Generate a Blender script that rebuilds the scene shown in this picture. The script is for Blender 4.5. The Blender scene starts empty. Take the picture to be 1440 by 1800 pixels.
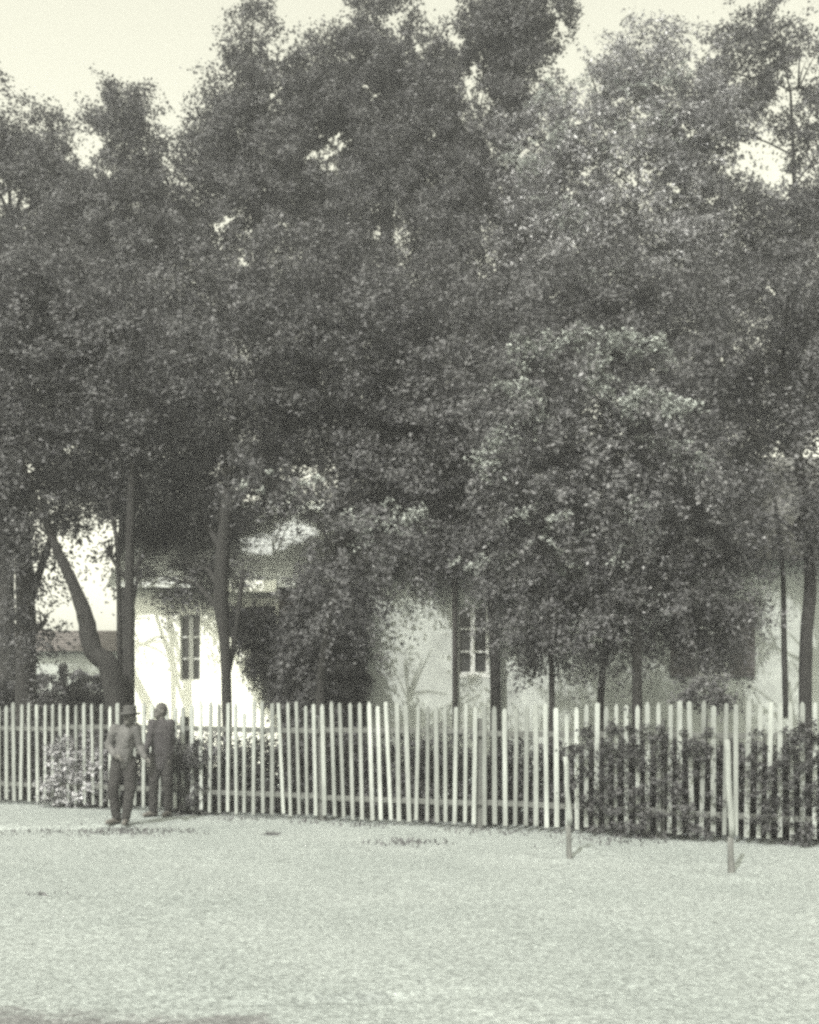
import bpy, bmesh, math, random
import numpy as np
from mathutils import Vector, Matrix

R = math.radians
rng = np.random.default_rng(11)
random.seed(7)
S = bpy.context.scene
COL = S.collection

# ------------------------------------------------------------------ camera, sky, sun, exposure
F, HOR, CAMZ = 1800.0, 1238.0, 1.6          # focal length and horizon in photo pixels, eye height in metres
cam = bpy.data.cameras.new('camera')
cam.sensor_fit = 'HORIZONTAL'
cam.sensor_width = 36.0
cam.lens = 36.0 * F / 1440.0
cam.shift_y = (HOR - 900.0) / 1440.0
cam.clip_start = 0.1
cam.clip_end = 3000
co = bpy.data.objects.new('camera', cam)
co.location = (0, 0, CAMZ)
co.rotation_euler = (R(90), 0, 0)
COL.objects.link(co)
S.camera = co

SUN_EL, SUN_AZ = 47.0, 205.0                # azimuth clockwise from +Y: the sun stands behind the viewer's left shoulder
w = bpy.data.worlds.new('World')
S.world = w
w.use_nodes = True
nt = w.node_tree
bg = nt.nodes['Background']
sky = nt.nodes.new('ShaderNodeTexSky')
sky.sky_type = 'NISHITA'
sky.sun_disc = False
sky.sun_elevation = R(SUN_EL)
sky.sun_rotation = R(SUN_AZ)
sky.dust_density = 4.0
bw = nt.nodes.new('ShaderNodeMix')          # a blue-sensitive black-and-white plate on cream paper: the sky has no hue of its own
bw.data_type = 'FLOAT'
bw.inputs[0].default_value = 0.75
sepc = nt.nodes.new('ShaderNodeSeparateColor')
tint = nt.nodes.new('ShaderNodeMix')
tint.data_type = 'RGBA'
tint.blend_type = 'MULTIPLY'
tint.inputs[0].default_value = 1.0
tint.inputs[7].default_value = (1.0, 0.992, 0.81, 1)
nt.links.new(sky.outputs[0], sepc.inputs[0])
nt.links.new(sepc.outputs[1], bw.inputs[2])
nt.links.new(sepc.outputs[2], bw.inputs[3])
nt.links.new(bw.outputs[0], tint.inputs[6])
nt.links.new(tint.outputs[2], bg.inputs[0])
bg.inputs[1].default_value = 0.143

sl = bpy.data.lights.new('sun', 'SUN')
sl.energy = 2.0
sl.angle = R(0.6)
sl.color = (1.0, 0.985, 0.93)
so = bpy.data.objects.new('sun', sl)
dirv = Vector((math.sin(R(SUN_AZ)) * math.cos(R(SUN_EL)), math.cos(R(SUN_AZ)) * math.cos(R(SUN_EL)), math.sin(R(SUN_EL))))
so.rotation_euler = dirv.to_track_quat('Z', 'Y').to_euler()
so.location = dirv * 60
COL.objects.link(so)

S.view_settings.view_transform = 'Standard'
S.view_settings.look = 'None'
S.view_settings.gamma = 1.0
S.view_settings.exposure = 1.45
S.render.engine = 'CYCLES'
S.cycles.use_denoising = False
S.cycles.max_bounces = 6
S.cycles.diffuse_bounces = 4
S.cycles.glossy_bounces = 2
S.cycles.transmission_bounces = 4
S.cycles.transparent_max_bounces = 8
S.cycles.filter_width = 3.0                 # the soft old lens

# ------------------------------------------------------------------ helpers
def at(px, py, d):
    """The point seen at photo pixel (px, py) at distance d."""
    return Vector(((px - 720.0) / F * d, d, CAMZ - (py - HOR) / F * d))

def tag(o, label=None, cat=None, group=None, kind=None):
    if label: o['label'] = label
    if cat: o['category'] = cat
    if group: o['group'] = group
    if kind: o['kind'] = kind
    return o

def empty(name, loc=(0, 0, 0), label=None, cat=None, group=None):
    o = bpy.data.objects.new(name, None)
    o.location = loc
    o.empty_display_size = 0.2
    COL.objects.link(o)
    return tag(o, label, cat, group)

def link(name, me, mat=None, parent=None):
    o = bpy.data.objects.new(name, me)
    if mat: me.materials.append(mat)
    COL.objects.link(o)
    if parent:
        o.parent = parent
        root = parent
        off = Vector(parent.location)
        while root.parent:
            root = root.parent
            off += root.location
        me.transform(Matrix.Translation(-off))   # meshes are written in world space
    return o

def bm_obj(name, bm, mat, parent=None, smooth=False):
    me = bpy.data.meshes.new(name)
    bmesh.ops.recalc_face_normals(bm, faces=bm.faces)
    bm.to_mesh(me)
    bm.free()
    if smooth:
        me.polygons.foreach_set('use_smooth', [True] * len(me.polygons))
    return link(name, me, mat, parent)

def box(bm, a, b, bev=0.0):
    a, b = Vector(a), Vector(b)
    r = bmesh.ops.create_cube(bm, size=1.0)
    for v in r['verts']:
        v.co = Vector(((a.x + b.x) / 2 + v.co.x * (b.x - a.x), (a.y + b.y) / 2 + v.co.y * (b.y - a.y), (a.z + b.z) / 2 + v.co.z * (b.z - a.z)))
    if bev > 0:
        es = list({e for v in r['verts'] for e in v.link_edges})
        bmesh.ops.bevel(bm, geom=es, offset=bev, segments=1, affect='EDGES')

def tube(bm, pts, rads, sides=9, wob=0.0):
    pts = [Vector(p) for p in pts]
    rings = []
    for i, p in enumerate(pts):
        t = (pts[min(i + 1, len(pts) - 1)] - pts[max(i - 1, 0)]).normalized()
        u = t.cross(Vector((0.13, 1, 0.07)))
        if u.length < 1e-3: u = t.cross(Vector((1, 0, 0)))
        u.normalize()
        v = t.cross(u)
        ring = []
        for k in range(sides):
            a = 2 * math.pi * k / sides
            r = rads[i] * (1 + wob * random.uniform(-1, 1))
            ring.append(bm.verts.new(p + (u * math.cos(a) + v * math.sin(a)) * r))
        rings.append(ring)
    for a, b in zip(rings, rings[1:]):
        for k in range(sides):
            bm.faces.new((a[k], a[(k + 1) % sides], b[(k + 1) % sides], b[k]))
    bm.faces.new(rings[0][::-1])
    bm.faces.new(rings[-1])

def smooth_path(pts, n=5):
    """Catmull-Rom through the points."""
    pts = [Vector(p) for p in pts]
    P = [pts[0] * 2 - pts[1]] + pts + [pts[-1] * 2 - pts[-2]]
    out = []
    for i in range(1, len(P) - 2):
        for k in range(n):
            t = k / n
            a, b, c, d = P[i - 1], P[i], P[i + 1], P[i + 2]
            out.append(0.5 * ((2 * b) + (c - a) * t + (2 * a - 5 * b + 4 * c - d) * t * t + (3 * b - a - 3 * c + d) * t ** 3))
    out.append(pts[-1])
    return out

def mat(name, col, rough=0.85, var=0.0, scale=6.0, bump=0.0, bscale=40.0, spec=0.2, island=0.0, trans=0.0, stretch=None):
    m = bpy.data.materials.new(name)
    m.use_nodes = True
    n, l = m.node_tree.nodes, m.node_tree.links
    p = n['Principled BSDF']
    p.inputs['Roughness'].default_value = rough
    p.inputs['Specular IOR Level'].default_value = spec
    c = (*col, 1)
    p.inputs['Base Color'].default_value = c
    src = None
    tc = n.new('ShaderNodeTexCoord')
    vec = tc.outputs['Object']
    if stretch:
        mp = n.new('ShaderNodeMapping')
        mp.inputs['Scale'].default_value = stretch
        l.new(vec, mp.inputs[0])
        vec = mp.outputs[0]
    if var > 0:
        t = n.new('ShaderNodeTexNoise')
        t.inputs['Scale'].default_value = scale
        t.inputs['Detail'].default_value = 6
        t.inputs['Roughness'].default_value = 0.65
        l.new(vec, t.inputs['Vector'])
        r = n.new('ShaderNodeValToRGB')
        r.color_ramp.elements[0].position = 0.3
        r.color_ramp.elements[1].position = 0.7
        r.color_ramp.elements[0].color = tuple(x * (1 - var) for x in col) + (1,)
        r.color_ramp.elements[1].color = tuple(min(1, x * (1 + var)) for x in col) + (1,)
        l.new(t.outputs['Fac'], r.inputs[0])
        src = r.outputs[0]
    if island > 0:
        g = n.new('ShaderNodeNewGeometry')
        mr = n.new('ShaderNodeMapRange')
        mr.inputs[3].default_value = 1 - island
        mr.inputs[4].default_value = 1 + island
        l.new(g.outputs['Random Per Island'], mr.inputs[0])
        mx = n.new('ShaderNodeMix')
        mx.data_type = 'RGBA'
        mx.blend_type = 'MULTIPLY'
        mx.inputs[0].default_value = 1
        mx.inputs[6].default_value = c
        if src: l.new(src, mx.inputs[6])
        l.new(mr.outputs[0], mx.inputs[7])
        src = mx.outputs[2]
    if src: l.new(src, p.inputs['Base Color'])
    if bump > 0:
        t2 = n.new('ShaderNodeTexNoise')
        t2.inputs['Scale'].default_value = bscale
        t2.inputs['Detail'].default_value = 5
        l.new(vec, t2.inputs['Vector'])
        b = n.new('ShaderNodeBump')
        b.inputs['Strength'].default_value = 1.0
        b.inputs['Distance'].default_value = bump
        l.new(t2.outputs['Fac'], b.inputs['Height'])
        l.new(b.outputs[0], p.inputs['Normal'])
    if trans > 0:
        tr = n.new('ShaderNodeBsdfTranslucent')
        tr.inputs[0].default_value = c
        if src: l.new(src, tr.inputs[0])
        ms = n.new('ShaderNodeMixShader')
        ms.inputs[0].default_value = trans
        l.new(p.outputs[0], ms.inputs[1])
        l.new(tr.outputs[0], ms.inputs[2])
        l.new(ms.outputs[0], n['Material Output'].inputs[0])
    return m

def leafmat(name, v, rough=0.6, spec=0.22, trans=0.25, var=0.42, island=0.35):
    return mat(name, (v, v * 0.995, v * 1.05), rough=rough, var=var, scale=1.3, spec=spec, island=island, trans=trans)

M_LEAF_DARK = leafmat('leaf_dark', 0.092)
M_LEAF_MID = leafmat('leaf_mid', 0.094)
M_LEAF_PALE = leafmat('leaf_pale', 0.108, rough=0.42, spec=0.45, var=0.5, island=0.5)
M_LEAF_GLINT = leafmat('leaf_painted_glint', 0.22, rough=0.38, spec=0.5, var=0.5, island=0.65)  # pale leaf colour stands in for sun highlights on this crown
M_LEAF_HEDGE = leafmat('leaf_hedge', 0.065)
M_LEAF_LIGHT = leafmat('leaf_light_bush', 0.33)
M_BARK = mat('bark', (0.022, 0.0215, 0.0215), 0.95, 0.35, 9, 0.02, 30, stretch=(1, 1, 0.25))
M_BARK_PALE = mat('bark_pale', (0.115, 0.117, 0.114), 0.95, 0.3, 9, 0.01, 30, stretch=(1, 1, 0.25))
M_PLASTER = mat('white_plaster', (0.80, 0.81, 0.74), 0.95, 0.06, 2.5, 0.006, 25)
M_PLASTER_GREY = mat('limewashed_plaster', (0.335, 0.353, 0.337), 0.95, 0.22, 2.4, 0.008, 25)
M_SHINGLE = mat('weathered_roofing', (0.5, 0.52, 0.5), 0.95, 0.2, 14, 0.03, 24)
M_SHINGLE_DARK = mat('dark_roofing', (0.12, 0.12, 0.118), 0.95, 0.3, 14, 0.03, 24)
M_DARKWOOD = mat('dark_boards', (0.11, 0.10, 0.097), 0.8, 0.3, 8, 0.008, 30, stretch=(1, 1, 0.15))
M_SHUTTER = mat('dark_shutter_paint', (0.09, 0.085, 0.085), 0.75, 0.2, 8)
M_FRAME = mat('white_frame_paint', (0.45, 0.46, 0.445), 0.6, 0.06, 20)
M_GLASS = mat('dark_window_glass', (0.035, 0.036, 0.036), 0.15, spec=0.5)
M_PICKET = mat('whitewashed_picket', (0.222, 0.234, 0.226), 0.9, 0.32, 5, 0.004, 40, stretch=(1, 1, 0.2), island=0.0)
M_PICKETS = [M_PICKET] + [mat('whitewashed_picket', tuple(c * k for c in (0.222, 0.234, 0.226)), .9, .34, 5, .004, 40, stretch=(1, 1, .2)) for k in (.72, .88, 1.12, 1.3)]
M_RAIL = mat('weathered_rail', (0.09, 0.093, 0.09), 0.9, 0.2, 6)

# ------------------------------------------------------------------ ground
FX0, FD0, FX1, FD1 = -6.544, 16.36, 4.572, 11.43      # the fence line seen at the frame's two edges
FDIR = Vector((FX1 - FX0, FD1 - FD0, 0)).normalized()
FNRM = Vector((-FDIR.y, FDIR.x, 0))                     # points away from the street
if FNRM.y < 0: FNRM = -FNRM

def fence_depth(px):
    t = px / 1440.0
    return 1.0 / ((1 - t) / FD0 + t / FD1)

def behind(x, y):
    return (x - FX0) * FNRM.x + (y - FD0) * FNRM.y

POSTS_PX = [(1000, 1504, 1352), (1287, 1530, 1318)]
def ground_d(py): return CAMZ * F / (py - HOR)

def hgt(x, y):
    b = behind(x, y)
    s = np.clip((b - 0.5) / 4.5, 0, 1)
    z = 0.5 * s * s * (3 - 2 * s)
    near = np.clip((24 - np.hypot(x, y - 8)) / 8, 0, 1)
    z = z + near * (0.012 * np.sin(1.7 * x + 0.6 * y) * np.sin(0.9 * y - 0.4 * x) + 0.008 * np.sin(4.1 * x + 1.3) * np.sin(3.3 * y + 0.4 * x))
    # a low verge ridge with a rut along it on the left
    rut = np.exp(-((y - 13.25 + 0.05 * np.sin(2.2 * x)) / 0.10) ** 2) * np.clip((-3.2 - x) / 0.8, 0, 1)
    z = z - 0.055 * rut
    bank = np.exp(-((y - 13.55 + 0.05 * np.sin(2.2 * x)) / 0.18) ** 2) * np.clip((-3.2 - x) / 0.8, 0, 1)
    z = z + 0.02 * bank
    # dug basins round the two posts
    for px, py, _ in POSTS_PX:
        p = at(px, py, ground_d(py))
        r = np.hypot(x - p.x, y - p.y)
        z = z + (0.022 + 0.012 * np.sin(9 * x) * np.sin(11 * y)) * np.exp(-((r - 0.45) / 0.13) ** 2) - 0.02 * np.exp(-(r / 0.3) ** 2)
    # wheel ruts in the road close to the viewer
    z = z - 0.03 * np.exp(-((y - 5.62 - 0.10 * np.sin(x * 1.1)) / 0.07) ** 2) * np.exp(-((x + 0.25) / 0.9) ** 2)
    return z

def axis(lo, hi, step, far):
    a = list(np.arange(lo, hi + 1e-6, step))
    s = step
    x = lo
    left = []
    while x > -far:
        s *= 1.35
        x -= s
        left.append(x)
    s = step
    x = hi
    right = []
    while x < far:
        s *= 1.35
        x += s
        right.append(x)
    return np.array(left[::-1] + a + right)

gx, gy = axis(-8, 8, 0.055, 900), axis(4, 20, 0.055, 900)
X, Y = np.meshgrid(gx, gy)
Z = hgt(X, Y)
fine = (np.abs(X) < 8.5) & (Y > 3.5) & (Y < 20.5)
Z = Z + np.where(fine, rng.normal(0, 0.0035, X.shape), 0)
nx, ny = len(gx), len(gy)
verts = np.stack([X.ravel(), Y.ravel(), Z.ravel()], 1)
idx = np.arange(nx * ny).reshape(ny, nx)
quads = np.stack([idx[:-1, :-1].ravel(), idx[:-1, 1:].ravel(), idx[1:, 1:].ravel(), idx[1:, :-1].ravel()], 1)

def np_mesh(name, verts, faces):
    me = bpy.data.meshes.new(name)
    k = faces.shape[1]
    me.vertices.add(len(verts))
    me.vertices.foreach_set('co', verts.astype(np.float32).ravel())
    me.loops.add(faces.size)
    me.loops.foreach_set('vertex_index', faces.astype(np.int32).ravel())
    me.polygons.add(len(faces))
    me.polygons.foreach_set('loop_start', np.arange(0, faces.size, k, dtype=np.int32))
    me.polygons.foreach_set('loop_total', np.full(len(faces), k, dtype=np.int32))
    me.update(calc_edges=True)
    return me

gm = bpy.data.materials.new('pale_dusty_earth')
gm.use_nodes = True
n, l = gm.node_tree.nodes, gm.node_tree.links
p = n['Principled BSDF']
p.inputs['Roughness'].default_value = 1.0
p.inputs['Specular IOR Level'].default_value = 0.05
tc = n.new('ShaderNodeTexCoord')
def noise(scale, det=5, rough=0.6):
    t = n.new('ShaderNodeTexNoise')
    t.inputs['Scale'].default_value = scale
    t.inputs['Detail'].default_value = det
    t.inputs['Roughness'].default_value = rough
    l.new(tc.outputs['Object'], t.inputs['Vector'])
    return t.outputs['Fac']
def ramp(src, p0, c0, p1, c1):
    r = n.new('ShaderNodeValToRGB')
    r.color_ramp.elements[0].position = p0
    r.color_ramp.elements[0].color = (*c0, 1)
    r.color_ramp.elements[1].position = p1
    r.color_ramp.elements[1].color = (*c1, 1)
    l.new(src, r.inputs[0])
    return r.outputs[0]
def mul(a, b, fac=1.0):
    m = n.new('ShaderNodeMix')
    m.data_type = 'RGBA'
    m.blend_type = 'MULTIPLY'
    m.inputs[0].default_value = fac
    l.new(a, m.inputs[6])
    l.new(b, m.inputs[7])
    return m.outputs[2]
base = ramp(noise(0.55, 4), 0.3, (0.244, 0.266, 0.262), 0.7, (0.292, 0.314, 0.310))
grain = ramp(noise(26, 3, 0.7), 0.32, (0.58,) * 3, 0.66, (1.22,) * 3)
grain2 = ramp(noise(75, 2, 0.7), 0.35, (0.80,) * 3, 0.65, (1.12,) * 3)
col = mul(mul(mul(base, grain), grain2), ramp(noise(8.5, 5, 0.75), 0.35, (0.87,) * 3, 0.65, (1.09,) * 3))
# trodden brown soil nearest the viewer on the left
sx = n.new('ShaderNodeSeparateXYZ')
l.new(tc.outputs['Object'], sx.inputs[0])
def mth(op, a, b):
    m = n.new('ShaderNodeMath')
    m.operation = op
    for i, v in enumerate((a, b)):
        if isinstance(v, (int, float)): m.inputs[i].default_value = v
        else: l.new(v, m.inputs[i])
    return m.outputs[0]
f = mth('ADD', mth('MULTIPLY', sx.outputs[1], -1.0), 5.36)
f = mth('ADD', f, mth('MULTIPLY', mth('ADD', noise(3.2, 6, 0.7), -0.5), 0.75))
f = mth('SUBTRACT', f, mth('MULTIPLY', mth('MAXIMUM', mth('ADD', sx.outputs[0], 0.75), 0.0), 1.2))
f2 = mth('MULTIPLY', mth('ADD', sx.outputs[0], 0.30), 1.6)
f3 = mth('MULTIPLY', mth('ADD', sx.outputs[1], -5.66), 7.0)
rr_ = mth('ADD', mth('MULTIPLY', f2, f2), mth('MULTIPLY', f3, f3))
rr_ = mth('ADD', rr_, mth('MULTIPLY', noise(6.0, 5, 0.7), 1.6))
col = mul(col, ramp(rr_, 0.7, (0.80, 0.80, 0.81), 1.6, (1, 1, 1)))
patch = ramp(f, 0.02, (1, 1, 1), 0.12, (0.62, 0.585, 0.60))
col = mul(col, patch)
l.new(col, p.inputs['Base Color'])
bp = n.new('ShaderNodeBump')
bp.inputs['Distance'].default_value = 0.02
bp.inputs['Strength'].default_value = 1.0
l.new(noise(38, 4, 0.7), bp.inputs['Height'])
l.new(bp.outputs[0], p.inputs['Normal'])
g = link('ground', np_mesh('ground', verts, quads), gm)
tag(g, kind='structure')

def gz(x, y): return float(hgt(np.float64(x), np.float64(y)))

# ------------------------------------------------------------------ foliage
def leaf_mesh(name, C, N, L, W):
    """One diamond leaf per centre C with normal N."""
    k = len(C)
    N = N / np.linalg.norm(N, axis=1, keepdims=True)
    A = rng.normal(size=(k, 3))
    A[:, 2] -= 0.35
    T = A - (A * N).sum(1, keepdims=True) * N
    T /= np.linalg.norm(T, axis=1, keepdims=True) + 1e-9
    B = np.cross(N, T)
    L, W = L[:, None], W[:, None]
    v = np.stack([C - T * L * 0.5, C + B * W * 0.5 - T * L * 0.05 + N * W * 0.12, C + T * L * 0.5, C - B * W * 0.5 - T * L * 0.05 + N * W * 0.12], 1).reshape(-1, 3)
    f = np.arange(4 * k).reshape(k, 4)
    return np_mesh(name, v, f)

def foliage_points(blobs, dens, spray=0.55, droop=0.35, lat=0.10, per=46, shell=0.45, gaps=()):
    """Leafy sprays through a set of ellipsoids (centre, radii, weight); gaps are ellipsoids left open between the limbs."""
    Cs, Ns = [], []
    cen_all = np.array([b[0] for b in blobs])
    mid = cen_all.mean(0)
    for c, r, wt in blobs:
        c, r = np.array(c), np.array(r)
        if spray > 0.3: r = np.maximum(r - 0.05 * spray, r * 0.45)
        area = 4 * math.pi * ((r[0] * r[1]) ** 1.6 / 3 + (r[0] * r[2]) ** 1.6 / 3 + (r[1] * r[2]) ** 1.6 / 3) ** (1 / 1.6)
        ncl = max(6, int(area * dens * wt * 1.25))
        u = rng.normal(size=(ncl, 3))
        u /= np.linalg.norm(u, axis=1, keepdims=True)
        rad = shell + (1 - shell) * rng.random(ncl) ** 0.6
        lump = 1 + 0.22 * np.sin(u[:, 0] * 5 + c[0] * 3) * np.sin(u[:, 2] * 6 + c[2] * 2 + 1) + 0.12 * rng.normal(size=ncl)
        P = c + u * r * (rad * lump)[:, None]
        out = u * np.array([1, 1, 0.7]) + (P - mid) / (np.linalg.norm(P - mid, axis=1, keepdims=True) + 1e-6) * 0.4 + rng.normal(0, 0.45, (ncl, 3))
        out /= np.linalg.norm(out, axis=1, keepdims=True)
        for gc, gr in gaps:
            q = (P - np.array(gc)) / np.array(gr)
            keep = (q ** 2).sum(1) > 1
            P, out, u = P[keep], out[keep], u[keep]
        k = len(P)
        if k == 0: continue
        sl_ = spray * rng.uniform(0.5, 1.35, k)
        t = rng.random((k, per))
        Q = P[:, None, :] + out[:, None, :] * (t * sl_[:, None])[:, :, None]
        Q[:, :, 2] -= droop * (t ** 2) * sl_[:, None]
        Q += rng.normal(0, lat, Q.shape) * np.array([1, 1, 0.7])
        nn = np.array([0, 0, 0.75]) + out[:, None, :] * 0.5 + rng.normal(0, 0.6, Q.shape)
        Cs.append(Q.reshape(-1, 3))
        Ns.append(nn.reshape(-1, 3))
    C, N = np.concatenate(Cs), np.concatenate(Ns)
    jit = 1 + 0.45 * np.sin(C[:, 0] * 9 + C[:, 2] * 5) * np.sin(C[:, 2] * 11 - C[:, 0] * 4) + rng.normal(0, .22, len(C))
    jit = np.maximum(jit, .1)
    if gaps:                                   # thin places one can look through
        qx, qy = 720 + C[:, 0] / C[:, 1] * F, HOR - (C[:, 2] - CAMZ) / C[:, 1] * F
        keep = np.ones(len(C), bool)
        for cx, cy, rx, ry in GAPS_PX:
            near_ = (np.abs(qx - cx) < rx * 2.6) & (np.abs(qy - cy) < ry * 2.6)
            i_ = np.nonzero(near_)[0]
            if len(i_) == 0: continue
            ax_, ay_ = (qx[i_] - cx) / rx, (qy[i_] - cy) / ry
            wx_ = ax_ + 0.55 * np.sin(ay_ * 3.1 + cx) + 0.35 * np.sin(ay_ * 7.3 + ax_ * 4 + cy)
            wy_ = ay_ + 0.55 * np.sin(ax_ * 2.7 + cy) + 0.35 * np.sin(ax_ * 6.9 - ay_ * 5 + cx)
            keep[i_] &= wx_ ** 2 + wy_ ** 2 > rng.uniform(0.25, 1.6, len(i_)) ** 2
        C, N, jit = C[keep], N[keep], jit[keep]
    if gaps:                                   # openings in the crowns through which the sun reaches the walls and the roof
        for (px, py, d, rad) in SUN_GAPS:
            o_ = np.array(at(px, py, d))
            sd = np.array(dirv)
            rel = C - o_
            t_ = rel @ sd
            dist = np.linalg.norm(rel - t_[:, None] * sd, axis=1)
            keep = (dist > rad * jit ** .5) | (t_ < 0.95)
            C, N, jit = C[keep], N[keep], jit[keep]
    return C, N

SUN_GAPS = [(275, 1120, 18.3, .50), (335, 1110, 18.3, .52), (275, 1210, 18.3, .5), (345, 1210, 18.3, .5), (445, 1190, 18.3, .48), (445, 1052, 17.9, .3), (520, 943, 19.7, .5), (475, 978, 19.4, .5), (1385, 1110, 17.7, .5), (680, 1110, 17.7, .45), (760, 1110, 17.7, .45), (680, 1200, 17.7, .45), (760, 1200, 17.7, .45), (1370, 1220, 17.7, .6)]
GAPS_PX = [(1340, 285, 60, 40), (1382, 178, 24, 24), (165, 278, 26, 34), (578, 268, 26, 30), (832, 158, 26, 40), (930, 265, 22, 18), (905, 280, 12, 14), (960, 240, 16, 12), (1010, 215, 12, 10), (1060, 230, 12, 10), (1130, 205, 14, 9), (1165, 150, 10, 9), (1085, 175, 14, 8), (1030, 300, 12, 8), (1185, 330, 10, 10), (1300, 140, 18, 12), (1000, 330, 12, 10), (880, 330, 9, 8), (1250, 350, 12, 10), (650, 160, 12, 14), (480, 170, 14, 16), (420, 230, 10, 10), (800, 60, 14, 20), (1210, 230, 12, 12), (1410, 120, 14, 16), (760, 240, 9, 10), (1425, 210, 16, 14), (700, 60, 10, 12), (735, 85, 14, 14), (545, 270, 10, 10), (592, 245, 10, 14), (505, 395, 6, 6), (130, 265, 14, 12), (45, 510, 6, 6), (48, 820, 8, 14), (65, 870, 6, 12), (120, 790, 12, 8), (195, 940, 14, 22), (1015, 858, 8, 8), (1390, 668, 7, 8), (1015, 437, 8, 8),
           (390, 395, 16, 15), (10, 352, 26, 28), (520, 943, 50, 36), (475, 978, 50, 36), (500, 960, 50, 36), (490, 80, 26, 26), (1005, 110, 46, 70),
           (1270, 632, 9, 12), (1355, 512, 9, 9), (980, 517, 10, 10), (455, 1052, 44, 17), (425, 460, 8, 14), (700, 905, 26, 16), (1230, 95, 30, 24)]

def px_blobs(d, lst, depth=0.85):
    out = []
    for b in lst:
        cx, cy, rx, ry = b[:4]
        wt = b[4] if len(b) > 4 else 1.0
        dd = d + (b[5] if len(b) > 5 else 0.0)
        c = at(cx, cy, dd)
        out.append((tuple(c), (rx / F * dd, depth * min(rx, ry) / F * dd + 0.25, ry / F * dd), wt))
    return out

def px_gaps(d):
    out = []
    for cx, cy, rx, ry in GAPS_PX:
        c = at(cx, cy, d)
        out.append((tuple(c), (rx / F * d, 6.0, ry / F * d)))
    return out

def tree(name, label, d, trunk, blobs, leaf, lm, dens=9, group=None, bark=None, spray=0.55, lat=0.10, per=46, droop=0.35, limbs=True, shell=0.45, cat='tree', stems=()):
    """trunk: [(px, py, half width in px)], blobs in photo pixels at the tree's own distance."""
    bl = px_blobs(d, blobs)
    p0 = at(trunk[0][0], trunk[0][1], d)
    z0 = gz(p0.x, p0.y)
    root = empty(name, (p0.x, p0.y, z0), label, cat, group)
    pts = [at(t[0], t[1], d) for t in trunk]
    rr = [t[2] / F * d for t in trunk]
    pts[0] = Vector((p0.x, p0.y, z0 - 0.15))
    bm = bmesh.new()
    path = smooth_path(pts, 5)
    rads = list(np.interp(np.linspace(0, len(rr) - 1, len(path)), range(len(rr)), rr))
    rads[0] *= 1.35
    rads[1] *= 1.12
    tube(bm, path, rads, 11, 0.07)
    for st in stems:
        sp = smooth_path([at(t[0], t[1], d + 0.1) for t in st], 4)
        sr = list(np.interp(np.linspace(0, len(st) - 1, len(sp)), range(len(st)), [t[2] / F * d for t in st]))
        tube(bm, sp, sr, 8, 0.06)
    if limbs:
        for c, r, wt in bl:
            c = Vector(c)
            # leave the trunk below the blob, bow out to its middle
            k = min(range(len(path)), key=lambda i: abs(path[i].z - (c.z - 0.55 * (c - path[-1]).length * 0.5)))
            k = max(k, len(path) // 3)
            a = path[k]
            m1 = a.lerp(c, 0.5) + Vector((random.uniform(-.1, .1), random.uniform(-.1, .1), 0.12 * (c - a).length))
            rb = max(0.02, rads[k] * 0.55)
            lp = smooth_path([a, m1, c], 4)
            tube(bm, lp, list(np.linspace(rb, 0.012, len(lp))), 7, 0.05)
            for _ in range(5):
                e = c + Vector([random.uniform(-1, 1) * r[i] * 0.8 for i in range(3)])
                s0 = lp[random.randint(len(lp) // 2, len(lp) - 2)]
                tube(bm, [s0, s0.lerp(e, 0.5) + Vector((0, 0, 0.06)), e], [0.022, 0.014, 0.006], 5)
    bm_obj('trunk', bm, bark or M_BARK, root, True)
    C, N = foliage_points(bl, dens, spray, droop, lat, int(per * 1.45), shell, px_gaps(d))
    k = len(C)
    L = 0.64 * leaf * rng.uniform(0.65, 1.3, k)
    me = leaf_mesh('crown', C, N, L, L * rng.uniform(0.45, 0.65, k))
    link('crown', me, lm, root)
    return root

BACK = 'tall trees behind the farm buildings'
tree('tall_tree', 'tall tree at the far left with two small leafy tops against the sky', 25.0, [(8, 1200, 20), (8, 800, 15), (20, 400, 8)],
     [(-40, 430, 150, 230), (12, 275, 42, 80, .8), (-20, 320, 60, 110), (70, 430, 110, 170), (85, 262, 48, 72, .8), (30, 640, 170, 200), (130, 330, 60, 80), (140, 440, 80, 120)], 0.135, M_LEAF_DARK, 8, BACK)
tree('tall_tree', 'tree whose narrow cone-shaped top stands alone against the sky', 24.0, [(228, 1200, 20), (222, 800, 14), (215, 300, 6)],
     [(216, 200, 38, 58), (214, 268, 62, 76), (205, 380, 105, 120), (318, 345, 66, 84), (190, 560, 150, 190), (300, 520, 110, 190), (250, 760, 130, 150)], 0.13, M_LEAF_DARK, 9, BACK)
tree('tall_tree', 'tall tree left of the middle with a ragged sparse upper crown', 25.0, [(480, 1200, 24), (475, 800, 17), (445, 200, 7)],
     [(440, 60, 36, 66, .7), (425, 165, 52, 80), (520, 140, 48, 80, .6), (410, 290, 66, 110), (480, 430, 150, 190), (560, 330, 90, 130), (575, 150, 55, 80, .7), (470, 650, 150, 170), (480, 230, 90, 120), (400, 230, 44, 70), (550, 240, 70, 110)], 0.135, M_LEAF_DARK, 8, BACK)
tree('tall_tree', 'tall tree in the middle whose dense dark dome reaches the upper edge', 25.5, [(690, 1200, 24), (685, 800, 18), (675, 150, 7)],
     [(672, 60, 48, 100), (640, 210, 80, 120), (705, 220, 80, 130), (690, 420, 150, 210), (765, 130, 48, 72, .8), (770, 300, 80, 130), (700, 650, 150, 170), (620, 130, 50, 70), (725, 130, 50, 76), (770, 200, 60, 90), (600, 230, 70, 90)], 0.135, M_LEAF_DARK, 8.5, BACK)
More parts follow.
